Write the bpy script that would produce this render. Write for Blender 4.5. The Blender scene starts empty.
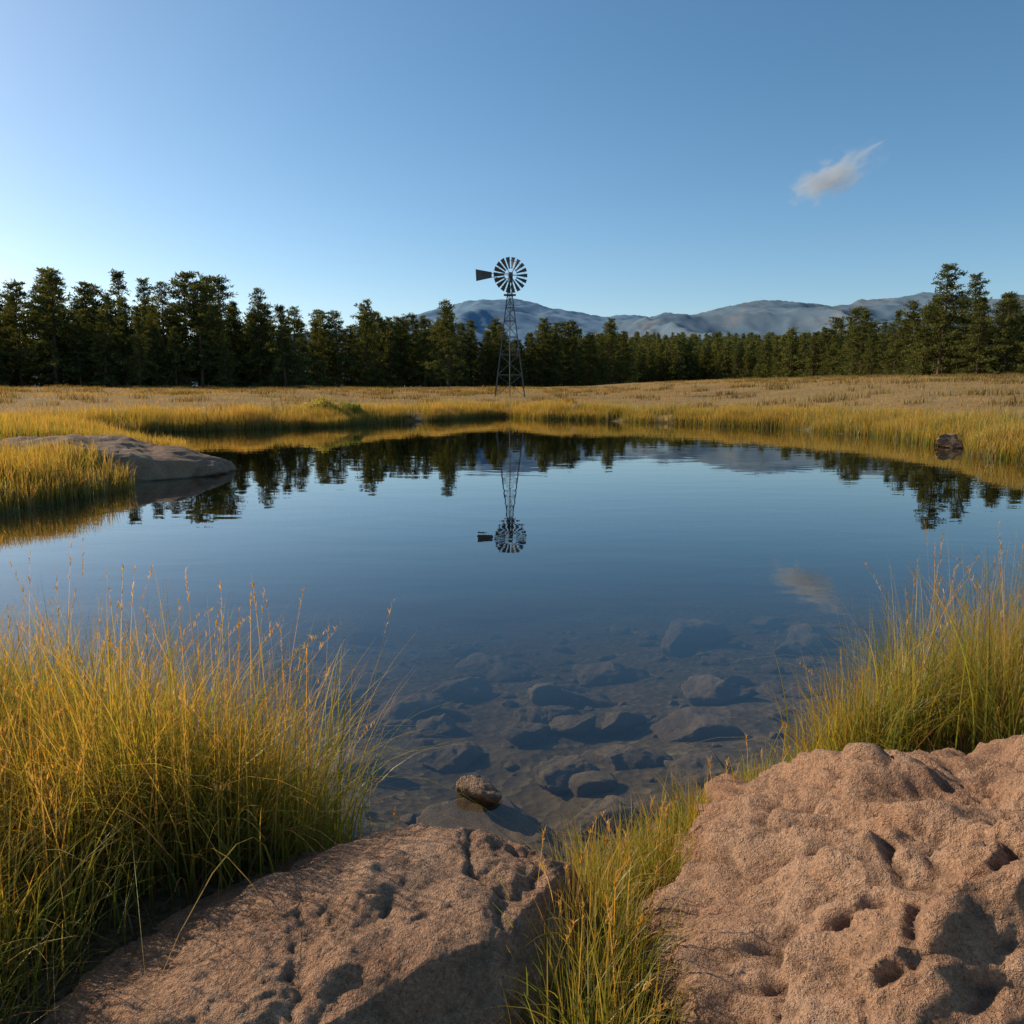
import bpy, math, random
import numpy as np
from mathutils import Vector
random.seed(7); rng=np.random.default_rng(7)
scene=bpy.context.scene
COL=scene.collection

# ------------------------------------------------------------ numpy noise
def _h(ix,iy,iz,s):
    n=(ix*374761393+iy*668265263+iz*2147483647+s*974634777)&0xffffffff
    n=((n^(n>>13))*1274126177)&0xffffffff
    n=((n^(n>>16))*2246822519)&0xffffffff
    return ((n^(n>>15))&0xffff)/65535.0*2-1
def vnoise(p,seed=0):
    p=np.asarray(p,dtype=np.float64); i=np.floor(p).astype(np.int64); f=p-i
    u=f*f*f*(f*(f*6-15)+10); r=0
    for dx in (0,1):
        for dy in (0,1):
            for dz in (0,1):
                w=(u[...,0] if dx else 1-u[...,0])*(u[...,1] if dy else 1-u[...,1])*(u[...,2] if dz else 1-u[...,2])
                r=r+w*_h(i[...,0]+dx,i[...,1]+dy,i[...,2]+dz,seed)
    return r
def fbm(p,oct=4,seed=0,gain=.5,ridge=False):
    a=1;r=0;q=np.array(p,dtype=np.float64);t=0
    for o in range(oct):
        n=vnoise(q+17.3*o,seed+o)
        if ridge: n=1-2*np.abs(n)
        r=r+a*n;t+=a;a*=gain
        q=q@np.array([[.8,.6,0],[-.6,.8,0],[0,0,1]])*2.03
    return r/t
def sm(a,b,x):
    t=np.clip((x-a)/(b-a),0,1); return t*t*(3-2*t)

# ------------------------------------------------------------ mesh helper
def mk(name,verts,faces,mat=None,smooth=True,parent=None,col=None,mats=None,midx=None):
    me=bpy.data.meshes.new(name)
    if isinstance(faces,np.ndarray):
        n,k=faces.shape
        me.vertices.add(len(verts)); me.vertices.foreach_set('co',np.asarray(verts,dtype=np.float32).ravel())
        me.loops.add(n*k); me.loops.foreach_set('vertex_index',faces.astype(np.int32).ravel())
        me.polygons.add(n); me.polygons.foreach_set('loop_start',np.arange(0,n*k,k,dtype=np.int32))
        try: me.polygons.foreach_set('loop_total',np.full(n,k,dtype=np.int32))
        except Exception: pass
        me.update(calc_edges=True)
    else:
        me.from_pydata([tuple(v) for v in verts],[],faces); me.update()
    if col is not None:
        a=me.color_attributes.new('Col','FLOAT_COLOR','POINT')
        c=np.ones((len(verts),4),dtype=np.float32); c[:,:3]=col
        a.data.foreach_set('color',c.ravel())
    for m in (mats or ([mat] if mat else [])): me.materials.append(m)
    if midx is not None: me.polygons.foreach_set('material_index',np.asarray(midx,dtype=np.int32))
    me.polygons.foreach_set('use_smooth',np.full(len(me.polygons),smooth))
    ob=bpy.data.objects.new(name,me); COL.objects.link(ob)
    if parent: ob.parent=parent
    return ob
def empty(name):
    e=bpy.data.objects.new(name,None); COL.objects.link(e); return e

# ------------------------------------------------------------ materials
def newmat(name):
    m=bpy.data.materials.new(name); m.use_nodes=True
    nt=m.node_tree; nt.nodes.clear()
    out=nt.nodes.new('ShaderNodeOutputMaterial'); return m,nt,out
def N(nt,t): return nt.nodes.new(t)
def ramp(nt,fac,stops):
    r=nt.nodes.new('ShaderNodeValToRGB'); e=r.color_ramp.elements
    while len(e)<len(stops): e.new(.5)
    for i,(p,c) in enumerate(stops):
        e[i].position=p; e[i].color=(c[0],c[1],c[2],1)
    nt.links.new(fac,r.inputs[0]); return r.outputs[0]
def mixc(nt,f,a,b,mode='MIX'):
    m=nt.nodes.new('ShaderNodeMix'); m.data_type='RGBA'; m.blend_type=mode
    for s,i in ((f,0),(a,6),(b,7)):
        if hasattr(s,'is_linked') : nt.links.new(s,m.inputs[i])
        elif i==0: m.inputs[0].default_value=s
        else: m.inputs[i].default_value=(s[0],s[1],s[2],1)
    return m.outputs[2]
def math_(nt,op,a,b=0.0,clamp=False):
    m=nt.nodes.new('ShaderNodeMath'); m.operation=op; m.use_clamp=clamp
    for s,i in ((a,0),(b,1)):
        if hasattr(s,'is_linked'): nt.links.new(s,m.inputs[i])
        else: m.inputs[i].default_value=s
    return m.outputs[0]
def noise(nt,vec,scale,detail=6,rough=.6,dist=0):
    n=N(nt,'ShaderNodeTexNoise'); n.inputs['Scale'].default_value=scale
    n.inputs['Detail'].default_value=detail; n.inputs['Roughness'].default_value=rough
    n.inputs['Distortion'].default_value=dist
    nt.links.new(vec,n.inputs['Vector']); return n.outputs[0]

def foliage_mat(name,trans=.4,gloss=.0):
    m,nt,out=newmat(name); L=nt.links.new
    at=N(nt,'ShaderNodeAttribute'); at.attribute_name='Col'
    c=at.outputs['Color']
    d=N(nt,'ShaderNodeBsdfDiffuse'); L(c,d.inputs['Color'])
    t=N(nt,'ShaderNodeBsdfTranslucent'); L(mixc(nt,1.0,c,(1.75,1.4,.65),'MULTIPLY'),t.inputs['Color'])
    mx=N(nt,'ShaderNodeMixShader'); mx.inputs[0].default_value=trans
    L(d.outputs[0],mx.inputs[1]); L(t.outputs[0],mx.inputs[2]); o=mx.outputs[0]
    if gloss>0:
        g=N(nt,'ShaderNodeBsdfGlossy'); g.inputs['Roughness'].default_value=.45
        g.inputs['Color'].default_value=(.9,.9,.8,1)
        m2=N(nt,'ShaderNodeMixShader'); m2.inputs[0].default_value=gloss
        L(o,m2.inputs[1]); L(g.outputs[0],m2.inputs[2]); o=m2.outputs[0]
    L(o,out.inputs[0]); return m
M_grass=foliage_mat('grass_blades',.5,gloss=.03)
M_needle=foliage_mat('pine_needles',.3)

def rock_mat(name,cols,scale=1.0,bump=.02,wet=True,fine=1.0,lich=.4,point=True):
    m,nt,out=newmat(name); L=nt.links.new
    tc=N(nt,'ShaderNodeTexCoord').outputs['Object']; geo=N(nt,'ShaderNodeNewGeometry')
    n1=noise(nt,tc,2.2*scale,4,.65,.4); n2=noise(nt,tc,14*scale,6,.75); n3=noise(nt,tc,120*scale,3,.8)
    c=ramp(nt,n1,[(.3,cols[0]),(.5,cols[1]),(.7,cols[2])])
    c=mixc(nt,math_(nt,'MULTIPLY',ramp(nt,n2,[(.42,(0,0,0)),(.62,(1,1,1))]),.45),c,cols[3])
    c=mixc(nt,math_(nt,'MULTIPLY',ramp(nt,n3,[(.5,(0,0,0)),(.66,(1,1,1))]),.45),c,[x*1.3 for x in cols[2]])
    c=mixc(nt,math_(nt,'MULTIPLY',ramp(nt,n3,[(.33,(1,1,1)),(.46,(0,0,0))]),.65),c,[x*.4 for x in cols[0]])
    n4=noise(nt,tc,5*scale,5,.7,1.2)
    c=mixc(nt,math_(nt,'MULTIPLY',ramp(nt,n4,[(.52,(0,0,0)),(.66,(1,1,1))]),lich),c,(.14,.095,.068))
    if point:  # darker brown in hollows, by pointiness
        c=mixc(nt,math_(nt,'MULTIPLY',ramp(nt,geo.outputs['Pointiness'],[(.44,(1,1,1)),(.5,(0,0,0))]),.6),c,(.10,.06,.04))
    p=N(nt,'ShaderNodeBsdfPrincipled'); 
    if wet:
        z=N(nt,'ShaderNodeSeparateXYZ'); L(geo.outputs['Position'],z.inputs[0])
        w=math_(nt,'ADD',z.outputs[2],math_(nt,'MULTIPLY',math_(nt,'SUBTRACT',n1,.5),.06))
        wf=ramp(nt,math_(nt,'MULTIPLY',w,10.0),[(.10,(1,1,1)),(.35,(0,0,0))])
        c=mixc(nt,math_(nt,'MULTIPLY',wf,.72),c,(.03,.025,.018))
        L(math_(nt,'SUBTRACT',.85,math_(nt,'MULTIPLY',wf,.45)),p.inputs['Roughness'])
    else: p.inputs['Roughness'].default_value=.88
    L(c,p.inputs['Base Color']); p.inputs['Specular IOR Level'].default_value=.2
    hgt=math_(nt,'ADD',math_(nt,'MULTIPLY',n2,1.0),math_(nt,'MULTIPLY',n3,.45*fine))
    b=N(nt,'ShaderNodeBump'); b.inputs['Strength'].default_value=1; b.inputs['Distance'].default_value=bump
    L(hgt,b.inputs['Height']); L(b.outputs[0],p.inputs['Normal']); L(p.outputs[0],out.inputs[0]); return m
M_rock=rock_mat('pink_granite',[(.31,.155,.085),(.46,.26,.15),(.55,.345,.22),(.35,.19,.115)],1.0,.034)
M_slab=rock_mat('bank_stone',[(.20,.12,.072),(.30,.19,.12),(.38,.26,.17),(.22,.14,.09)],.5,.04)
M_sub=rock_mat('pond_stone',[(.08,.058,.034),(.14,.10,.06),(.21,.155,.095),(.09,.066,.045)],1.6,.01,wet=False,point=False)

# ------------------------------------------------------------ shoreline & terrain
POND=np.array([(-9,6),(-4.5,4.6),(-2.7,3.6),(-1.5,2.95),(-.62,2.45),(-.3,2.2),(.15,2.15),(.4,2.4),(.62,2.62),(1.0,2.95),(1.7,3.35),(2.6,3.7),(5,4.3),(9,5.2),
 (12.5,8),(13,12),(11.4,15),(10.8,18),(11.3,22),(11.8,25.5),(10.6,29.5),(8,33.5),(4,37),(1.5,39),(-.5,42),(-2.2,39.5),(-4.5,36),(-7,32),(-9.5,29),
 (-13.5,26.5),(-15,23.5),(-11,20.5),(-7.5,17.5),(-6.0,14.5),(-5.8,11.7),(-6.4,9.8),(-9,8.9),(-12,7.5)],float)
def sdist(x,y):
    x=np.asarray(x,float);y=np.asarray(y,float)
    d=np.full(x.shape,1e18); ins=np.zeros(x.shape,bool); n=len(POND)
    for i in range(n):
        ax,ay=POND[i]; bx,by=POND[(i+1)%n]; ex,ey=bx-ax,by-ay
        t=np.clip(((x-ax)*ex+(y-ay)*ey)/(ex*ex+ey*ey),0,1)
        d=np.minimum(d,(x-ax-t*ex)**2+(y-ay-t*ey)**2)
        c=((ay>y)!=(by>y)); 
        xi=(bx-ax)*(y-ay)/((by-ay) if by!=ay else 1e-9)+ax
        ins^=(c&(x<xi))
    d=np.sqrt(d); return np.where(ins,-d,d)
def height(x,y):
    x=np.asarray(x,float);y=np.asarray(y,float)
    z0=np.zeros_like(x)
    P=np.stack([x,y,z0],-1)
    far=sm(5,9,y)
    d=sdist(x,y)+vnoise(P*1.1,3)*.12+vnoise(P*.45,4)*.45*far
    inn=np.minimum(d,0)
    depth=-(.05+.17*np.minimum(-inn,1.2)+.12*np.clip(-inn-1.2,0,9))*sm(0,.25,-inn)
    o=np.maximum(d,0)
    bank=.16*sm(0,.5,o)+.02*np.minimum(o,4)
    slope=bank+far*(.12*sm(0,1.2,o)+.038*np.clip(o-1,0,19)+.010*np.clip(o-20,0,50))
    right=sm(5,40,x)*sm(22,75,y)*.75+ sm(11,20,x)*.35*far
    hill=sm(230,560,y)*sm(-60,60,x)*20
    ro=sm(0,3,o)
    n=vnoise(P*.9,9)*.03*sm(0.2,1.2,o)+ vnoise(P*.12,12)*.16*ro*far + vnoise(P*4,19)*.012
    bed=vnoise(P*2.2,31)*.035*sm(.2,.8,-inn)
    return depth+slope+(right+hill)*ro+n+bed
def hz(x,y): return float(height(np.array([x]),np.array([y]))[0])

def axis(lo,hi,fine0,fine1,step,growth):
    v=list(np.arange(fine0,fine1,step)); s=step;a=v[-1]
    while a<hi: s*=growth; a+=s; v.append(a)
    s=step;a=v[0];pre=[]
    while a>lo: s*=growth; a-=s; pre.append(a)
    return np.array(pre[::-1]+v)
xs=axis(-7000,7000,-5,5,.07,1.03); ys=axis(-400,9000,.3,6,.06,1.022)
X,Y=np.meshgrid(xs,ys); Z=height(X,Y)
nx,ny=len(xs),len(ys)
i=np.arange(nx*ny).reshape(ny,nx)
F=np.stack([i[:-1,:-1],i[:-1,1:],i[1:,1:],i[1:,:-1]],-1).reshape(-1,4)
m,nt,out=newmat('meadow_ground'); L=nt.links.new
pos=N(nt,'ShaderNodeNewGeometry').outputs['Position']
n1=noise(nt,pos,.12,4,.6,.5); n2=noise(nt,pos,3.0,5,.7); n3=noise(nt,pos,40,3,.8)
gc=ramp(nt,n1,[(.3,(.24,.155,.065)),(.5,(.33,.22,.09)),(.7,(.22,.165,.06))])
gc=mixc(nt,math_(nt,'MULTIPLY',ramp(nt,n2,[(.35,(1,1,1)),(.6,(0,0,0))]),.45),gc,(.12,.08,.04))
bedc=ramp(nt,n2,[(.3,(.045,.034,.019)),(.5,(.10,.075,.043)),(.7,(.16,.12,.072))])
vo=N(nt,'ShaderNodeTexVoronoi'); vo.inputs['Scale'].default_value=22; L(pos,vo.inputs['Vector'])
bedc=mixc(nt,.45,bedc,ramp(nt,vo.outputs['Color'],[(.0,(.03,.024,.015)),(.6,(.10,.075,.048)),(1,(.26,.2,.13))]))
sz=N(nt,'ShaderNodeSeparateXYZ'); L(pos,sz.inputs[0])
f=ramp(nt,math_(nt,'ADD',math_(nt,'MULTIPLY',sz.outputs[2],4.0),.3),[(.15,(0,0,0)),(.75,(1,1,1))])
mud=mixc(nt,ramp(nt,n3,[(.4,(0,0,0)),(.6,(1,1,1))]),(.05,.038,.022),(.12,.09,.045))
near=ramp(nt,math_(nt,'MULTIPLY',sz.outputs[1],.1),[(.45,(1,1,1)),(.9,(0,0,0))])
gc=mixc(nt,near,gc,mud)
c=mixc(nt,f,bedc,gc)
p=N(nt,'ShaderNodeBsdfPrincipled'); p.inputs['Roughness'].default_value=.95; p.inputs['Specular IOR Level'].default_value=.1
L(c,p.inputs['Base Color'])
b=N(nt,'ShaderNodeBump'); b.inputs['Distance'].default_value=.02; b.inputs['Strength'].default_value=.8
L(math_(nt,'ADD',n2,math_(nt,'MULTIPLY',vo.outputs[0],.6)),b.inputs['Height']); L(b.outputs[0],p.inputs['Normal']); L(p.outputs[0],out.inputs[0])
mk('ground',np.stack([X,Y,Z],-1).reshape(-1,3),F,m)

# ------------------------------------------------------------ water (a body with an absorbing volume)
m,nt,out=newmat('pond_water'); L=nt.links.new
geo=N(nt,'ShaderNodeNewGeometry'); pos=geo.outputs['Position']
mp=N(nt,'ShaderNodeMapping'); mp.inputs['Scale'].default_value=(.6,1.3,1); L(pos,mp.inputs[0])
w1=noise(nt,mp.outputs[0],1.3,2,.5,.3); w2=noise(nt,mp.outputs[0],9,2,.5)
patch=ramp(nt,noise(nt,pos,.18,3,.5),[(.4,(.15,.15,.15)),(.65,(1,1,1))])
hg=math_(nt,'ADD',w1,math_(nt,'MULTIPLY',math_(nt,'MULTIPLY',w2,.09),patch))
b=N(nt,'ShaderNodeBump'); b.inputs['Distance'].default_value=.0022; b.inputs['Strength'].default_value=1; L(hg,b.inputs['Height'])
dt=N(nt,'ShaderNodeVectorMath'); dt.operation='DOT_PRODUCT'; L(geo.outputs['Incoming'],dt.inputs[0]); L(b.outputs[0],dt.inputs[1])
cs=math_(nt,'SUBTRACT',1.0,math_(nt,'ABSOLUTE',dt.outputs['Value']),True)
fr=math_(nt,'ADD',math_(nt,'MULTIPLY',math_(nt,'POWER',cs,4.2),.97),.02,True)
gl=N(nt,'ShaderNodeBsdfGlossy'); gl.inputs['Roughness'].default_value=.012; gl.inputs['Color'].default_value=(.98,.98,.96,1); L(b.outputs[0],gl.inputs['Normal'])
tr=N(nt,'ShaderNodeBsdfTransparent'); tr.inputs['Color'].default_value=(.96,.96,.93,1)
mx=N(nt,'ShaderNodeMixShader'); L(fr,mx.inputs[0]); L(tr.outputs[0],mx.inputs[1]); L(gl.outputs[0],mx.inputs[2]); L(mx.outputs[0],out.inputs[0])
va=N(nt,'ShaderNodeVolumeAbsorption'); va.inputs['Color'].default_value=(.48,.45,.28,1); va.inputs['Density'].default_value=1.15; L(va.outputs[0],out.inputs['Volume'])
mk('pond_water',[(-18,1.5,0),(16,1.5,0),(16,45,0),(-18,45,0),(-18,1.5,-3),(16,1.5,-3),(16,45,-3),(-18,45,-3)],
   [(0,1,2,3),(7,6,5,4),(0,4,5,1),(1,5,6,2),(2,6,7,3),(3,7,4,0)],m,smooth=False)

# ------------------------------------------------------------ rocks
def ico(sub):
    bpy.ops.mesh.primitive_ico_sphere_add(subdivisions=sub,radius=1); o=bpy.context.object
    me=o.data; v=np.empty(len(me.vertices)*3); me.vertices.foreach_get('co',v)
    f=np.empty(len(me.polygons)*3,dtype=np.int32); me.polygons.foreach_get('vertices',f)
    bpy.data.objects.remove(o); bpy.data.meshes.remove(me)
    return v.reshape(-1,3),f.reshape(-1,3)
ICO={k:ico(k) for k in (3,4,5,6,8)}
def rock_geo(sub,size,seed,cuts=14,soft=.75,rough=.10,fine=.015,pw=2.6,freq=1.6,crack=0.0,pits=0.0,cmin=.62,lump=0.0,erode=0.0):
    v,f=ICO[sub]; r=np.random.default_rng(seed)
    d=v/np.linalg.norm(v,axis=1)[:,None]
    k=(np.abs(d)**pw).sum(1)**(-1/pw); p=d*k[:,None]
    for _ in range(cuts):
        n=r.normal(size=3); n/=np.linalg.norm(n); dd=r.uniform(cmin,.94)
        s=p@n-dd; p=p-np.outer(np.maximum(s,0)*soft,n)
    q=p*np.array(size)
    S=max(size)
    P=q/S*freq+seed*3.7
    q=q+d*(fbm(P,4,seed)*rough*S)[:,None]
    if lump>0:
        W=P+.35*np.stack([fbm(P*1.3+k*7,2,seed+80+k) for k in range(3)],-1)
        q=q+d*((np.abs(fbm(W*1.25,3,seed+70,.45))**.8-.25)*lump*S)[:,None]
    if erode>0:
        W=P+.25*np.stack([fbm(P*2+k*7,3,seed+90+k) for k in range(3)],-1)
        er=fbm(W*1.7,6,seed+100,.56,ridge=True)
        q=q+d*(er*erode*S)[:,None]
    if crack>0:
        W=P+.3*np.stack([fbm(P*2.5+k*7,3,seed+95+k) for k in range(3)],-1)
        rg=1-np.abs(fbm(W*.7+5,3,seed+9,.5))*16
        q=q-d*(np.clip(rg,0,1)*crack*S)[:,None]
    if pits>0:
        n=fbm(P*4.5,4,seed+60,.6); msk=sm(0,.5,fbm(P*1.1+3,3,seed+63))
        q=q-d*(np.clip(n-.12,0,1)*pits*S*(.2+1.3*msk))[:,None]
    q=q+d*(fbm(P*7,6,seed+4,.72)*fine*S)[:,None]
    return q,f
def rot(q,rx=0,ry=0,rz=0):
    from mathutils import Euler
    M=np.array(Euler((math.radians(rx),math.radians(ry),math.radians(rz))).to_matrix()); return q@M.T
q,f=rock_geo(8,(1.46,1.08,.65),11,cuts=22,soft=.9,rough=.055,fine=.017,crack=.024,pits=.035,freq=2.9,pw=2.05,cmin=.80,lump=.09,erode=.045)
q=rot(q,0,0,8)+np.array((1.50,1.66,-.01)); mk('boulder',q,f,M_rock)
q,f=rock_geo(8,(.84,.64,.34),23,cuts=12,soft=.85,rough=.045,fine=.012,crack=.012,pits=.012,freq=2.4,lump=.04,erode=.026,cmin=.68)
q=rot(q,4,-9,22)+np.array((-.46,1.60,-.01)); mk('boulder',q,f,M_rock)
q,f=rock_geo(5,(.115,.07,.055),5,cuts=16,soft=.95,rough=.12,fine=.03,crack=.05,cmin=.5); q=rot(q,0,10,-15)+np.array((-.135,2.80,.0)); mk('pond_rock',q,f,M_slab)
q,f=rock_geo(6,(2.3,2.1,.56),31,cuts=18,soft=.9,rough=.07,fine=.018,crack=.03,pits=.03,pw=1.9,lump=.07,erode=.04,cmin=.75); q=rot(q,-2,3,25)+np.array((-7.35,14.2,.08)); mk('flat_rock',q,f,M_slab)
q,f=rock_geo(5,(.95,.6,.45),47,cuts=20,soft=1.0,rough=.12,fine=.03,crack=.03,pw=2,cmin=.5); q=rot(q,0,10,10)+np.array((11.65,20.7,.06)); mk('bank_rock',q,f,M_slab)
vs=[];fs=[];o=0
for (x,y,s) in [(-1.0,38.7,.35),(-.3,39.5,.25),(-1.6,38.2,.22),(2.3,40.6,.45),(4.5,40.2,.5),(3.3,41.0,.4),(9.4,33,.3),(-4.6,36.6,.25),(-.2,42.6,.4),(.5,42.9,.3)]:
    q,f=rock_geo(4,(s,s*.8,s*.55),int(x*10)+77,cuts=10,rough=.1,fine=.03)
    q=q+np.array((x,y,hz(x,y)+.05)); vs.append(q);fs.append(f+o);o+=len(q)
mk('shore_stones',np.concatenate(vs),np.concatenate(fs),M_slab)
vs=[];fs=[];o=0
big=[(.0,2.64,.38,.19,.08),(.22,3.22,.21,.13,.09),(.52,3.35,.19,.12,.06),(-.28,3.5,.18,.10,.06),(.08,3.75,.17,.09,.07),(.35,4.35,.28,.15,.10),(.18,4.0,.20,.10,.08),
     (.62,4.9,.26,.15,.10),(-.1,5.0,.29,.14,.10),(.9,3.7,.24,.14,.08),(-.6,4.2,.25,.15,.09),(.3,2.75,.18,.12,.06),(.75,3.1,.17,.11,.06),(1.3,5.6,.35,.2,.12),(-.75,3.3,.22,.14,.07),(1.15,4.2,.26,.16,.09),(.55,3.9,.16,.1,.07),(-.3,4.6,.2,.12,.08)]
for k in range(380):
    x=rng.uniform(-1.7,2.8);y=rng.uniform(2.3,6.5); s=rng.lognormal(-3.2,.6)
    big.append((x,y,s,s*rng.uniform(.5,.9),s*rng.uniform(.3,.6)))
for k,(x,y,a,b_,c_) in enumerate(big):
    if float(sdist(np.array([x]),np.array([y]))[0])>-.08: continue
    q,f=rock_geo(5 if a>.12 else 3,(a,b_,c_),200+k,cuts=16,soft=1.0,rough=.12,fine=.025,cmin=.5,crack=.03 if a>.12 else 0,freq=2.4)
    z=hz(x,y)
    q=rot(q,rng.uniform(-8,8),rng.uniform(-8,8),rng.uniform(-40,40)); top=q[:,2].max()
    zz=min(z+c_*.35,-.03-top); q=q+np.array((x,y,zz)); vs.append(q);fs.append(f+o);o+=len(q)
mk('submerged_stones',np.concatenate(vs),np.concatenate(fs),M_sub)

# ------------------------------------------------------------ grass
def center(root,h,az,bend,t):
    dx=np.cos(az);dy=np.sin(az)
    hor=h*bend*(t**2)*.9; ver=h*(t-.38*bend*bend*t**3-.08*bend*t**2)
    return root+np.stack([dx*hor,dy*hor,ver],-1)
def grass_geo(root,h,az,bend,w,nseg,cb,ct,power=.75):
    n=len(root); vs=np.empty((n,nseg+1,2,3)); cs=np.empty((n,nseg+1,2,3))
    fa=rng.uniform(0,math.pi,n); side=np.stack([np.cos(fa),np.sin(fa),np.zeros(n)],-1)
    for j in range(nseg+1):
        t=np.full(n,j/nseg); c=center(root,h,az,bend,t)
        ww=w*max(.06,(1-j/nseg)**power)*(.75 if j==0 else 1)
        vs[:,j,0]=c-side*ww[:,None]*.5; vs[:,j,1]=c+side*ww[:,None]*.5
        k=(j/nseg)**1.1; cs[:,j,0]=cs[:,j,1]=cb*(1-k)+ct*k
    base=np.arange(n)[:,None]*(nseg+1)*2; j=np.arange(nseg)[None,:]*2
    a=base+j; f=np.stack([a,a+1,a+3,a+2],-1).reshape(-1,4)
    return vs.reshape(-1,3),f,cs.reshape(-1,3)
def join(name,parts,mat,parent=None):
    o=0;V=[];F_=[];C=[]
    for v,f,c in parts: V.append(v);F_.append(f+o);C.append(c);o+=len(v)
    return mk(name,np.concatenate(V),np.concatenate(F_),mat,True,parent,np.concatenate(C))
STRAW=np.array((.54,.37,.14));GOLD=np.array((.58,.34,.06));GREEN=np.array((.12,.185,.028));LIME=np.array((.26,.30,.04));RUST=np.array((.42,.18,.045));DARK=np.array((.06,.07,.02))
def cmix(n,ws,cols,var=.2):
    k=rng.choice(len(cols),n,p=np.array(ws)/sum(ws)); c=np.array(cols)[k]
    k2=rng.choice(len(cols),n,p=np.array(ws)/sum(ws)); c=c*.65+np.array(cols)[k2]*.35
    return np.clip(c*rng.uniform(1-var,1+var,n)[:,None],0,.75)
def tufts(cx,cy,n_per,spread):
    n=len(cx)*n_per; X_=np.repeat(cx,n_per)+rng.normal(0,1,n)*spread; Y_=np.repeat(cy,n_per)+rng.normal(0,1,n)*spread
    return X_,Y_,np.arctan2(Y_-np.repeat(cy,n_per),X_-np.repeat(cx,n_per))
def near_clump(name,cx,cy,hh,n_per=60,spread=.07,green=.5,stalk=.05,wid=.006,dead=.3):
    cx=np.array(cx);cy=np.array(cy);hh=np.array(hh)
    x,y,az=tufts(cx,cy,n_per,spread); n=len(x); H=np.repeat(hh*rng.uniform(.72,1.15,len(cx)),n_per)
    z=height(x,y); root=np.stack([x,y,z-.02],-1)
    h=H*rng.uniform(.4,1.1,n)
    az=az+rng.normal(0,.7,n); bend=np.abs(rng.normal(.38,.42,n))
    w=rng.uniform(.5,1.3,n)*wid
    tuft_t=np.repeat(rng.random(len(cx)),n_per)[:,None]
    cb=cmix(n,[green*1.4,.3,.5],[GREEN,LIME,DARK*1.5]); ct=cmix(n,[green*1.7,green*1.4,.35,.35,.2],[GREEN,LIME,STRAW,GOLD,RUST]); ct2=cmix(n,[green*.3,green*.4,.6,1.1,1.0],[GREEN,LIME,STRAW,GOLD,RUST])
    ct=ct*(1-tuft_t)+ct2*tuft_t
    parts=[grass_geo(root,h,az,bend,w,7,cb,ct)]
    nd=int(n*dead); k=rng.integers(0,n,nd)
    parts.append(grass_geo(root[k]+rng.normal(0,.03,(nd,3))*np.array((1,1,.2)),h[k]*rng.uniform(.3,.7,nd),rng.uniform(0,6.28,nd),rng.uniform(.6,1.3,nd),w[k]*.8,6,cmix(nd,[1,1],[RUST*.6,STRAW*.4]),cmix(nd,[1,1],[STRAW*.8,RUST])))
    ns=int(n*stalk); k=rng.integers(0,n,ns); hs=H[k]*rng.uniform(.9,1.3,ns); azs=rng.normal(.4,1.4,ns); bs=np.abs(rng.normal(.25,.2,ns))
    sc=cmix(ns,[1,1],[STRAW,GOLD])
    parts.append(grass_geo(root[k],hs,azs,bs,np.full(ns,.0026),8,sc*.7,sc,power=.3))
    for rep in range(14):
        t=rng.uniform(.84,1.0,ns); c=center(root[k],hs,azs,bs,t)
        parts.append(grass_geo(c,rng.uniform(.012,.028,ns),rng.uniform(0,6.28,ns),rng.uniform(.2,.9,ns),np.full(ns,.004),2,sc*.8,sc*rng.uniform(.6,1)))
    return join(name,parts,M_grass)
def pick(poly,n,seed):
    r=np.random.default_rng(seed); P=np.array(poly); out=[]
    lo=P.min(0);hi=P.max(0)
    while len(out)<n:
        x,y=r.uniform(lo,hi); c=False
        for i in range(len(P)):
            a=P[i];b=P[(i+1)%len(P)]
            if (a[1]>y)!=(b[1]>y) and x<(b[0]-a[0])*(y-a[1])/(b[1]-a[1])+a[0]: c=not c
        if c: out.append((x,y))
    return np.array(out).T
cx,cy=pick([(-3.4,4.0),(-2.5,3.55),(-1.5,2.95),(-.64,2.5),(-.52,2.2),(-.9,2.05),(-1.2,1.7),(-1.12,1.35),(-1.0,1.0),(-2.6,1.0),(-3.6,2.5)],290,3)
c2=pick([(-2.0,2.4),(-.56,2.34),(-.8,2.05),(-1.1,1.75),(-1.0,1.2),(-1.9,1.2)],110,8)
cx=np.concatenate([cx,c2[0]]);cy=np.concatenate([cy,c2[1]])
hh=(.64+.14*vnoise(np.stack([cx*2,cy*2,cx*0],-1),5))*(1-.30*sm(2.3,1.5,cy))
near_clump('tall_grass',cx,cy,hh,68,.07,green=.8,stalk=.022)
cx,cy=pick([(1.05,2.95),(1.7,3.3),(2.6,3.65),(4.2,4.0),(4.2,3.2),(2.8,2.7),(1.6,2.75),(1.2,2.7)],190,4)
hh=.36+.36*sm(1.1,1.6,cx)+.08*vnoise(np.stack([cx*2,cy*2,cx*0],-1),5)
near_clump('tall_grass',cx,cy,hh,75,.07,green=.7,stalk=.02)
cx,cy=pick([(.2,2.25),(.5,2.5),(1.0,2.85),(1.15,2.7),(.62,2.3),(.28,1.95),(.24,1.3),(.12,1.25),(.12,1.7)],85,5)
near_clump('short_grass',cx,cy,.18+.10*rng.random(len(cx)),60,.05,green=1.1,stalk=.01,wid=.005)
near_clump('short_grass',[-.33,-.28,-.42,.25,.3,-1.0,-1.05],[2.5,2.42,2.45,1.5,1.35,1.3,1.4],[.3,.2,.18,.2,.22,.25,.25],14,.035,green=.8,stalk=.1,wid=.004)

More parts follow.
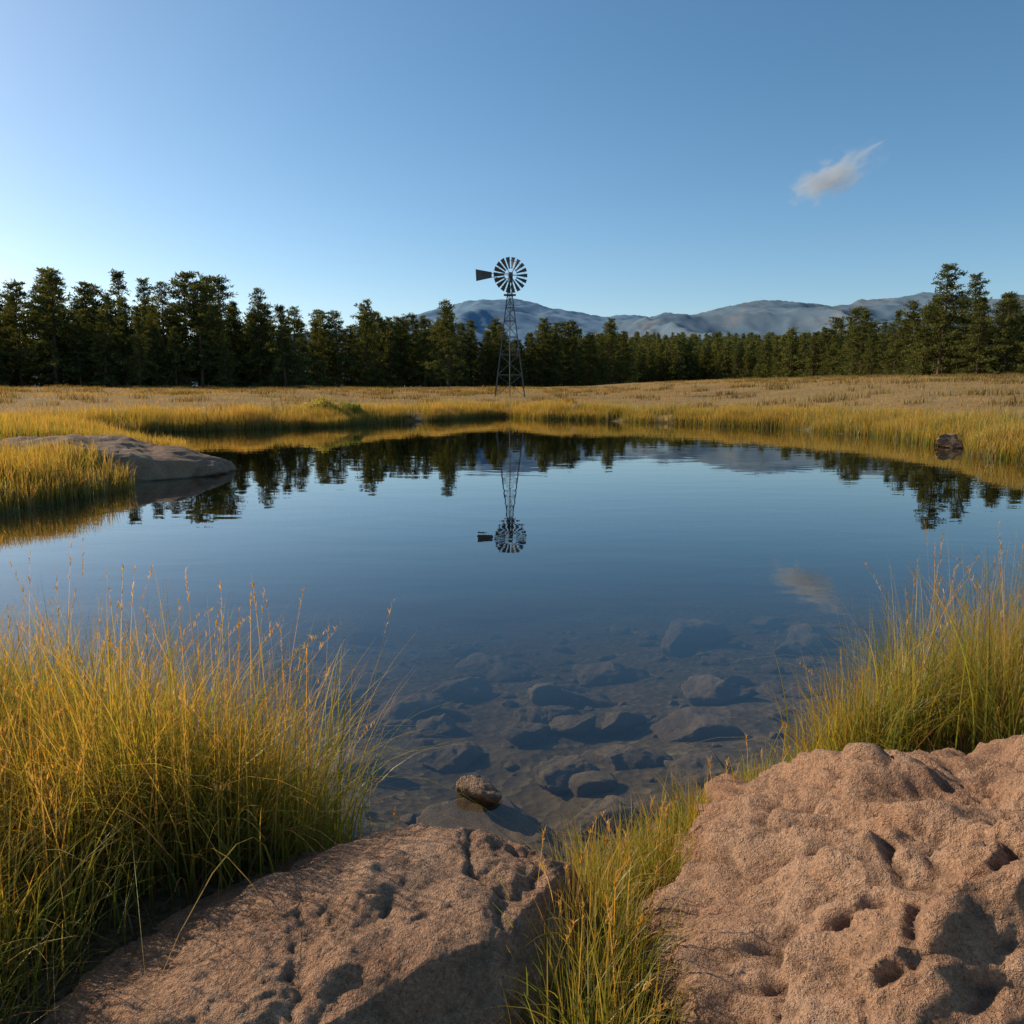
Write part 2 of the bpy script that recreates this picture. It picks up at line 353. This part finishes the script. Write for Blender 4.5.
def bank(n,dmin,dmax,hlo,hhi,w,region,seed,ws_tip,ws_base,nseg=4,ex=1.5,base=None,fan=1.0,cl=(.5,.6),cs=1.3,pal=None):
    r=np.random.default_rng(seed); pal=pal or [STRAW,GOLD,LIME,GREEN,RUST]
    tot=0;xs_=[];ys_=[]
    while tot<n:
        x=r.uniform(region[0],region[1],n*3);y=r.uniform(region[2],region[3],n*3)
        d=sdist(x,y)+vnoise(np.stack([x*.45,y*.45,x*0],-1),4)*.45
        dens=np.exp(-np.clip(d,0,99)/ex) if ex>0 else 1
        clump=vnoise(np.stack([x*cs,y*cs,x*0],-1),44+seed)*cl[0]+cl[1]
        inrock=(((x+7.3)*.906+(y-14.3)*.42)/1.9)**2+((-(x+7.3)*.42+(y-14.3)*.906)/1.9)**2<1
        inrock|=(x>-6.4)&(x<-3)&(y>12.2)&(y<19)
        k=(d>dmin)&(d<dmax)&(r.random(len(x))<dens*clump)&(~inrock); x=x[k];y=y[k]
        xs_.append(x);ys_.append(y);tot+=len(x)
    x=np.concatenate(xs_)[:n];y=np.concatenate(ys_)[:n]
    P=np.stack([x,y,x*0],-1)
    hv=(.5+.5*vnoise(P*.8,70))*.5+.5*r.random(n)
    h=hlo+(hhi-hlo)*hv
    root=np.stack([x,y,np.maximum(height(x,y),-.03)-.02],-1)
    t=np.clip(fbm(P*.3,3,81)*.9+.5,0,1)[:,None]
    tipA=cmix(n,ws_tip,pal); tipB=cmix(n,ws_base,pal)
    ct=tipA*(1-t)+tipB*t; cb=cmix(n,[1,1,.6],[GREEN,LIME*.7,RUST*.6])*.8 if base is None else base*r.uniform(.7,1.2,(n,1))
    return grass_geo(root,h,r.uniform(0,6.28,n),np.abs(r.normal(.2,.22,n))*fan,r.uniform(.6,1.3,n)*w,nseg,cb,ct)
g1=bank(80000,-.12,3.5,.26,.68,.02,(-22,26,15,47),1,[6,5,1.5,.6,1],[3,3,3,2.4,1],4,1.1,cl=(.7,.5),cs=.9)
g2=bank(24000,-.1,4,.2,.50,.014,(-13,-4.8,8.5,20),2,[4,4,2.5,1,1],[3,3,3,2,1],5,1.4)
join('bank_grass',[g1,g2],M_grass)
m1=bank(120000,1.0,70,.08,.24,.03,(-62,62,18,110),3,[6,3,.4,.2,1.5],[4,3,1.4,.8,2.5],3,0,base=np.array((.26,.17,.07)),fan=2)
m2=bank(45000,1.5,70,.2,.45,.04,(-60,60,18,100),6,[1,1,1],[1,1,1],3,0,base=np.array((.09,.065,.03)),fan=1.2,cl=(2.2,-.9),cs=.6,pal=[RUST*.65,GREEN,STRAW*.55])
join('meadow_grass',[m1,m2],M_grass)

def shrub(x,y,s,c1,c2,seed):
    r=np.random.default_rng(seed); n=2600
    d=r.normal(size=(n,3)); d/=np.linalg.norm(d,axis=1)[:,None]; d[:,2]=np.abs(d[:,2])
    rr=r.uniform(.35,1,n)**.6*(1+.35*vnoise(d*2.5+seed,seed)); p=d*rr[:,None]*np.array((s,s*.8,s*.75))
    z=hz(x,y); p=p+np.array((x,y,z+.1))
    t=r.random((n,1)); c=c1*(1-t)+c2*t
    leaves=grass_geo(p,r.uniform(.06,.13,n),r.uniform(0,6.28,n),r.uniform(.2,1,n),np.full(n,.05),2,c,c)
    ns=26; root=np.tile(np.array((x,y,z)),(ns,1))+r.normal(0,.08*s,(ns,3))*np.array((1,1,0))
    st=grass_geo(root,r.uniform(.5,.95,ns)*s,r.uniform(0,6.28,ns),r.uniform(.3,1.1,ns),np.full(ns,.03),5,np.tile(RUST*.5,(ns,1)),np.tile(RUST*.6,(ns,1)))
    return [leaves,st]
for (x,y,s,c1,c2,sd) in [(-7.9,33.5,.8,LIME*1.2,STRAW*.7,1),(-7.0,34.2,.6,LIME,GREEN,2),(3.0,42.6,.4,STRAW*.7,RUST*.8,3)]:
    join('shrub',shrub(x,y,s,c1,c2,sd),M_grass)

# ------------------------------------------------------------ pines
mb,nt,out=newmat('pine_bark'); L=nt.links.new
p=N(nt,'ShaderNodeBsdfPrincipled'); p.inputs['Roughness'].default_value=.95
tc=N(nt,'ShaderNodeTexCoord').outputs['Object']
L(ramp(nt,noise(nt,tc,4,3,.7),[(.35,(.04,.028,.02)),(.65,(.15,.09,.055))]),p.inputs['Base Color']); L(p.outputs[0],out.inputs[0])
def pine(seed,H,R,bare,taper,per=11,big=1.0,irr=0.0):
    r=np.random.default_rng(seed); V=[];F_=[];C=[];MI=[];o=0
    def tube(a,b,ra,rb,k=5):
        nonlocal o
        a=np.array(a);b=np.array(b); d=b-a; d/=np.linalg.norm(d); u=np.cross(d,(0,.3,1) if abs(d[2])<.9 else (1,0,0)); u/=np.linalg.norm(u); w=np.cross(d,u)
        an=np.arange(k)*2*math.pi/k; ring=np.outer(np.cos(an),u)+np.outer(np.sin(an),w)
        V.append(np.concatenate([a+ring*ra,b+ring*rb])); j=np.arange(k)
        F_.append(np.stack([j,(j+1)%k,(j+1)%k+k,j+k],-1)+o); C.append(np.full((2*k,3),.1)); MI.append(np.zeros(k)); o+=2*k
    bx,by=r.normal(0,.15,2)
    pts=[np.array((bx*math.sin(t*3),by*math.sin(t*2.4),H*t-.3)) for t in np.linspace(0,1,8)]
    for j in range(7): tube(pts[j],pts[j+1],.2*(1-j/7.2)+.02,.2*(1-(j+1)/7.2)+.02,6)
    P=[];Dd=[];SH=[]
    z=bare*H; lob=r.uniform(0,6.28,4)
    while z<H*.985:
        t=max(0.0,(z/H-bare)/(1-bare))
        prof=(min(1,.35+(t/.16)**.6)*.95)*((1-t)**taper)+.07
        prof*=1+.25*math.sin(t*17+lob[0])*(1-t)
        nb=r.integers(3,6); a0=r.uniform(0,6.28)
        for k in range(nb):
            if r.random()<.14: continue
            az=a0+k*6.28/nb+r.normal(0,.3); Lb=R*prof*r.uniform(.5,1.3)*(1+irr*math.sin(az+lob[1]))
            rise=(-.18+.65*t)+r.normal(0,.12); d=np.array((math.cos(az),math.sin(az),rise))
            base=np.array((bx*math.sin(z/H*3),by*math.sin(z/H*2.4),z)); 
            tube(base,base+d*Lb*.9,.045*(1-t)+.015,.01,3)
            nc=max(2,int(Lb/.28))
            for c in range(nc):
                s=.25+.75*(c+r.random())/nc
                cp=base+d*Lb*s+np.array((0,0,-.12*s*s*Lb*.5))+r.normal(0,.10+.10*s*Lb*.5,3)*np.array((1,1,.55))
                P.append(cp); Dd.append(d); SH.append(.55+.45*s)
        z+=r.uniform(.26,.56)*(1.15-.45*t)
    P=np.array(P);Dd=np.array(Dd);SH=np.array(SH); n=len(P)*per
    cp=np.repeat(P,per,0)+r.normal(0,.15,(n,3))*np.array((1,1,.6)); dd=np.repeat(Dd,per,0)*.5+r.normal(0,.6,(n,3))+np.array((0,0,.25)); dd/=np.linalg.norm(dd,axis=1)[:,None]
    sd=np.cross(dd,r.normal(size=(n,3))); sd/=np.linalg.norm(sd,axis=1)[:,None]
    ln=r.uniform(.18,.38,n)[:,None]*big; wd=r.uniform(.035,.07,n)[:,None]*big
    q=np.stack([cp-sd*wd,cp+sd*wd,cp+dd*ln+sd*wd*.5,cp+dd*ln-sd*wd*.5],1).reshape(-1,3)
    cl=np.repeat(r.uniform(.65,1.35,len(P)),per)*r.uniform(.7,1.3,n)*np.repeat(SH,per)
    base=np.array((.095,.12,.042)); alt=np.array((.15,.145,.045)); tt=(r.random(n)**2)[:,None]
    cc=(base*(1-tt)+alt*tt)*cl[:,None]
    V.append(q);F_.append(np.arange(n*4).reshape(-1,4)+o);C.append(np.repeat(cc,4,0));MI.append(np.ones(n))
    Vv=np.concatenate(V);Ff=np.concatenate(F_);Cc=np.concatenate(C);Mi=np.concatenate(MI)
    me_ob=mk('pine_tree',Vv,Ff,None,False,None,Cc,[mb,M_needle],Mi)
    me=me_ob.data; bpy.data.objects.remove(me_ob); return me
PINES=[pine(1,13,3.0,.04,.8,irr=.2),pine(2,12.2,2.7,.10,.65),pine(3,14,3.2,.12,.7,irr=.15),pine(4,11,2.6,.02,.9),pine(5,12.8,2.9,.07,.5,irr=.3),pine(6,9.5,2.4,.02,.95),pine(7,13.6,2.9,.2,.45,irr=.25),pine(8,12,3.2,.03,.6,irr=.2)]
FARP=[pine(11,13,2.9,.04,.8,3,1.9),pine(12,12,2.6,.05,.65,3,1.9),pine(13,12.8,3.0,.05,.55,3,1.9)]
sK=[-1.6,-.66,-.40,-.26,-.21,-.12,-.02,.02,.10,.135,.15,.25,.36,.44,.51,.64,1.3]
sV=[82,88,92,98,118,124,146,146,162,180,235,240,185,132,104,92,86]
def front(s): return np.interp(s,sK,sV)
forest=empty('pine_forest'); forest2=empty('pine_forest')
pts=[];cell={}
def place(x,y,md,sc,par,k=None,far=False):
    key=(int(x//6),int(y//6))
    for a in (-1,0,1):
        for b in (-1,0,1):
            for (px,py) in cell.get((key[0]+a,key[1]+b),()):
                if (px-x)**2+(py-y)**2<md*md: return False
    cell.setdefault(key,[]).append((x,y))
    me=random.choice(FARP) if far else PINES[random.randrange(len(PINES)) if k is None else k]
    o=bpy.data.objects.new('pine',me); COL.objects.link(o); o.parent=par
    pts.append((o,x,y,sc)); return True
place(-8.9,112,1.5,.84,forest,2)
for k in range(15000):
    x=random.uniform(-125,125)
    y=random.uniform(76,270); s=x/y
    if abs(s)>.88: continue
    fy=float(front(s)); dpt=y-fy
    if dpt<random.uniform(-3,3) or dpt>24: continue
    g=vnoise(np.array([x*.11,y*.11,3.0]),5)
    sc=random.uniform(.70,1.02)*(1+.12*float(g))*(1.07 if s<-.45 else 1)*(.97 if s>.4 else 1)
    if dpt<4 and random.random()<.3: sc*=.6
    if random.random()<.1: sc*=.55
    if dpt>17: sc*=.75
    place(x,y,2.0+min(dpt,14)*.07-(1.1 if dpt>17 else 0),sc,forest if x<20 else forest2,far=(y>185 or dpt>17))
for k in range(4000):
    y=random.uniform(232,520); x=random.uniform(.02*y,.75*y)
    place(x,y,4.8+(y-232)*.006,random.uniform(.75,1.15),forest2,far=True)
A=np.array([(a[1],a[2]) for a in pts]); ZZ=height(A[:,0],A[:,1])
for (o,x,y,sc),z in zip(pts,ZZ):
    o.location=(x,y,z-.1); o.rotation_euler=(random.gauss(0,.015),random.gauss(0,.015),random.uniform(0,6.28)); o.scale=(sc*random.uniform(.85,1.3),)*2+(sc,)
print('pines',len(pts))

# ------------------------------------------------------------ mountains
def mountain_mat(name,c1,c2,c3):  # distance haze is painted into the blue-grey base colours
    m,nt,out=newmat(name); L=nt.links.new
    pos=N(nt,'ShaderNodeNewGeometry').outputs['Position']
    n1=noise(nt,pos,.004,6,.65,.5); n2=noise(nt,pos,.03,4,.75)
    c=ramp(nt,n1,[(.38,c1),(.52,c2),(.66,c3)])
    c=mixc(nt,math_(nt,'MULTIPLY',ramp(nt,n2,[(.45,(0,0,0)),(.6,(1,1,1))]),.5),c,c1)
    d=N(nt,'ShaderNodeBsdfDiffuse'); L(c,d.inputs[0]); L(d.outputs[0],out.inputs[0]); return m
def range_(name,cy,wid,prof,amp,mat,seed,x0,x1,ns=620,ny=150):
    x=np.linspace(x0,x1,ns);y=np.linspace(cy-wid,cy+wid*.5,ny); X,Y=np.meshgrid(x,y)
    pz=np.interp(X,[p[0] for p in prof],[p[1] for p in prof])
    e=np.clip(1-np.abs(Y-cy)/np.where(Y<cy,wid,wid*.5),0,1)
    P=np.stack([X/420,Y/700,X*0],-1)
    P=P+.3*np.stack([fbm(P*.7,2,seed+40),fbm(P*.7,2,seed+42),X*0],-1)
    r=fbm(P,6,seed,.5,ridge=True)
    Z=pz*(e**.8)+ (r-.25)*amp*np.sqrt(e)*(.25+.75*(1-e)) + fbm(P*3,5,seed+5,.6)*amp*.2*e -8
    i=np.arange(ns*ny).reshape(ny,ns); F=np.stack([i[:-1,:-1],i[:-1,1:],i[1:,1:],i[1:,:-1]],-1).reshape(-1,4)
    mk(name,np.stack([X,Y,Z],-1).reshape(-1,3),F,mat)
def pr(l,k): return [((px-512)/800*k,(388-py)/800*k) for px,py in l]
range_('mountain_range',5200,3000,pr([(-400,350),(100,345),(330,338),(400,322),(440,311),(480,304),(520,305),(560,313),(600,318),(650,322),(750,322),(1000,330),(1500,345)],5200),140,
       mountain_mat('far_mountain_haze_tint',(.14,.225,.31),(.155,.24,.325),(.17,.25,.33)),3,-5200,5200)  # bluish tones stand in for aerial haze
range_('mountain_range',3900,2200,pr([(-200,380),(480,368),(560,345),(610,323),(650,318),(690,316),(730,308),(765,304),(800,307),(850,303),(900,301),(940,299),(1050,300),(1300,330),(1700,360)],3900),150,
       mountain_mat('near_mountain_haze_tint',(.11,.17,.225),(.135,.185,.23),(.21,.205,.205)),8,-1600,4800)  # bluish haze mixed into the rock colours

# ------------------------------------------------------------ windmill
mst,nt,out=newmat('galvanised_steel'); L=nt.links.new
p=N(nt,'ShaderNodeBsdfPrincipled'); p.inputs['Metallic'].default_value=.5; p.inputs['Roughness'].default_value=.6
tc=N(nt,'ShaderNodeTexCoord').outputs['Object']
L(ramp(nt,noise(nt,tc,3,6,.7),[(.4,(.08,.08,.08)),(.55,(.12,.12,.12)),(.7,(.12,.08,.06))]),p.inputs['Base Color']); L(p.outputs[0],out.inputs[0])
wm=empty('windmill'); WX,WY=-.15,57.0; WZ=hz(WX,WY)
class Bd:
    def __init__(s): s.v=[];s.f=[]
    def bar(s,a,b,r,k=4):
        a=Vector(a);b=Vector(b);d=(b-a).normalized(); u=d.cross(Vector((0,0,1)) if abs(d.z)<.9 else Vector((1,0,0))).normalized(); w=d.cross(u); o=len(s.v)
        for q in (a,b):
            for j in range(k):
                an=math.pi*2*(j+.5)/k; s.v.append(tuple(q+u*math.cos(an)*r+w*math.sin(an)*r))
        for j in range(k): s.f.append((o+j,o+(j+1)%k,o+k+(j+1)%k,o+k+j))
        s.f.append(tuple(o+j for j in range(k))[::-1]); s.f.append(tuple(o+k+j for j in range(k)))
    def sheet(s,pts,th=.006):
        n=(Vector(pts[1])-Vector(pts[0])).cross(Vector(pts[-1])-Vector(pts[0])).normalized()*th; o=len(s.v);k=len(pts)
        for q in pts: s.v.append(tuple(Vector(q)+n))
        for q in pts: s.v.append(tuple(Vector(q)-n))
        s.f.append(tuple(range(o,o+k))); s.f.append(tuple(range(o+k,o+2*k))[::-1])
        for j in range(k): s.f.append((o+j,o+k+j,o+k+(j+1)%k,o+(j+1)%k))
    def done(s,name): return mk(name,s.v,s.f,mst,False,wm)
b=Bd()
HUB=8.25
def leg(sx,sy,z):
    k=1-z/7.6; hw=.09+.95*k; return (WX+sx*hw,WY+sy*hw,WZ+z)
C4=[(-1,-1),(1,-1),(1,1),(-1,1)]
levels=[0,1.5,2.9,4.1,5.2,6.1,6.9,7.5]
for c in C4: b.bar(leg(*c,-.2),leg(*c,7.6),.042)
b.done('tower_legs'); b=Bd()
for li,z in enumerate(levels):
    for j in range(4):
        c,d=C4[j],C4[(j+1)%4]
        if li>0: b.bar(leg(*c,z),leg(*d,z),.028)
        if li<len(levels)-1:
            z2=levels[li+1]; b.bar(leg(*c,z),leg(*d,z2),.016); b.bar(leg(*d,z),leg(*c,z2),.016)
b.done('tower_bracing'); b=Bd()
b.sheet([(WX-.42,WY-.42,WZ+6.95),(WX+.42,WY-.42,WZ+6.95),(WX+.42,WY+.42,WZ+6.95),(WX-.42,WY+.42,WZ+6.95)],.025); b.done('platform'); b=Bd()
b.bar((WX,WY,WZ-.1),(WX,WY,WZ+HUB),.035,6); b.done('pump_rod'); b=Bd()
for z in np.arange(.3,7,.35): 
    a=leg(-1,-1,z); c=leg(-1,1,z); a=Vector(a);c=Vector(c); mm=(a+c)/2; b.bar(mm+Vector((0,-.14,0)),mm+Vector((0,.14,0)),.012)
b.bar(Vector(leg(-1,0,0))+Vector((0,-.14,0)),Vector(leg(-1,0,7))+Vector((0,-.14,0)),.016); b.bar(Vector(leg(-1,0,0))+Vector((0,.14,0)),Vector(leg(-1,0,7))+Vector((0,.14,0)),.016)
b.done('ladder'); b=Bd()
hub=Vector((WX+.05,WY-.32,WZ+HUB)); R=1.2
b.bar(hub+Vector((0,-.14,0)),hub+Vector((0,.55,0)),.13,10); b.bar(hub+Vector((0,.32,-.45)),hub+Vector((0,.32,.22)),.17,8); b.done('gearbox'); b=Bd()
yaw=math.radians(14)
def wp(r,a,off=0): return hub+Vector((math.cos(a)*r*math.cos(yaw), off+math.cos(a)*r*math.sin(yaw), math.sin(a)*r))
NB=18
for k in range(NB):
    a=2*math.pi*k/NB; db=.118; da=.062
    b.sheet([wp(.42,a-da*1.3,-.05),wp(.42,a+da*1.3,.05),wp(.80,a+db*.97,.085),wp(R,a+db,.10),wp(R,a-db,-.10),wp(.80,a-db*.97,-.085)],.004)
b.done('wheel_blades'); b=Bd()
for rr in (.50,.98):
    for k in range(36): b.bar(wp(rr,2*math.pi*k/36,.03),wp(rr,2*math.pi*(k+1)/36,.03),.014)
for k in range(6):
    a=2*math.pi*k/6; b.bar(wp(.05,a,-.12),wp(.98,a+.03,.03),.018); b.bar(wp(.05,a,.12),wp(.98,a-.03,.03),.018)
b.done('wheel_rims'); b=Bd()
t0=hub+Vector((-.1,.38,.02))
b.bar(t0+Vector((0,0,.14)),t0+Vector((-2.2,.12,.14)),.025); b.bar(t0+Vector((0,0,-.22)),t0+Vector((-1.6,.1,-.06)),.025); b.done('tail_boom'); b=Bd()
b.sheet([t0+Vector((-1.2,.09,.24)),t0+Vector((-1.2,.09,-.14)),t0+Vector((-2.28,.13,-.36)),t0+Vector((-2.32,.13,.44))],.006); b.done('tail_vane')

# ------------------------------------------------------------ cloud
m,nt,out=newmat('cloud_vapour'); L=nt.links.new
tc=N(nt,'ShaderNodeTexCoord').outputs['Object']
nn=noise(nt,tc,2.1,4,.62,.8)
ln=N(nt,'ShaderNodeVectorMath'); ln.operation='LENGTH'; 
dm=N(nt,'ShaderNodeVectorMath'); dm.operation='ADD'
nz=N(nt,'ShaderNodeTexNoise'); nz.inputs['Scale'].default_value=1.3; L(tc,nz.inputs['Vector'])
sc_=N(nt,'ShaderNodeVectorMath'); sc_.operation='MULTIPLY_ADD'; L(nz.outputs['Color'],sc_.inputs[0]); sc_.inputs[1].default_value=(1.1,1.1,1.1); sc_.inputs[2].default_value=(-.55,-.55,-.55)
L(tc,dm.inputs[0]); L(sc_.outputs[0],dm.inputs[1]); L(dm.outputs[0],ln.inputs[0])
dens=math_(nt,'SUBTRACT',math_(nt,'MULTIPLY',nn,1.9),math_(nt,'ADD',math_(nt,'MULTIPLY',ln.outputs['Value'],.8),.38))
dens=math_(nt,'MULTIPLY',math_(nt,'MAXIMUM',dens,0.0),.085)
vs_=N(nt,'ShaderNodeVolumeScatter'); vs_.inputs['Anisotropy'].default_value=0; vs_.inputs['Color'].default_value=(1,1,1,1); L(dens,vs_.inputs['Density']); L(vs_.outputs[0],out.inputs['Volume'])
v,f=ICO[4]; cl=mk('cloud',v*1.0,f,m); cl.location=(305,800,200); cl.scale=(28,110,17); cl.rotation_euler=(0,math.radians(14),0)

# ------------------------------------------------------------ light, sky, camera
AZ,EL=math.radians(-64),math.radians(28)
S=Vector((math.sin(AZ)*math.cos(EL),math.cos(AZ)*math.cos(EL),math.sin(EL)))
ld=bpy.data.lights.new('sun','SUN'); ld.energy=5.0; ld.angle=math.radians(.5); ld.color=(1,.86,.66)
lo=bpy.data.objects.new('sun',ld); COL.objects.link(lo); lo.rotation_euler=S.to_track_quat('Z','Y').to_euler(); lo.location=(-30,20,40)
w=bpy.data.worlds.new('World'); scene.world=w; w.use_nodes=True; nt=w.node_tree; nt.nodes.clear()
sky=nt.nodes.new('ShaderNodeTexSky'); sky.sky_type='NISHITA'; sky.sun_disc=False; sky.sun_elevation=EL; sky.sun_rotation=AZ
sky.altitude=2000; sky.air_density=1.0; sky.dust_density=3.6; sky.ozone_density=1.5
hs=nt.nodes.new('ShaderNodeHueSaturation'); hs.inputs['Saturation'].default_value=1.2; hs.inputs['Hue'].default_value=.49
bg=nt.nodes.new('ShaderNodeBackground'); bg.inputs[1].default_value=.14; wo=nt.nodes.new('ShaderNodeOutputWorld')
nt.links.new(sky.outputs[0],hs.inputs['Color']); nt.links.new(hs.outputs[0],bg.inputs[0]); nt.links.new(bg.outputs[0],wo.inputs[0])
cd=bpy.data.cameras.new('camera'); cd.sensor_width=36; cd.lens=28.1; cd.clip_end=20000; cd.clip_start=.05
co=bpy.data.objects.new('camera',cd); COL.objects.link(co); co.location=(0,0,1.5); co.rotation_euler=(math.radians(90-8.81),0,0)
scene.camera=co
scene.view_settings.view_transform='Standard'; scene.view_settings.look='None'; scene.view_settings.exposure=0
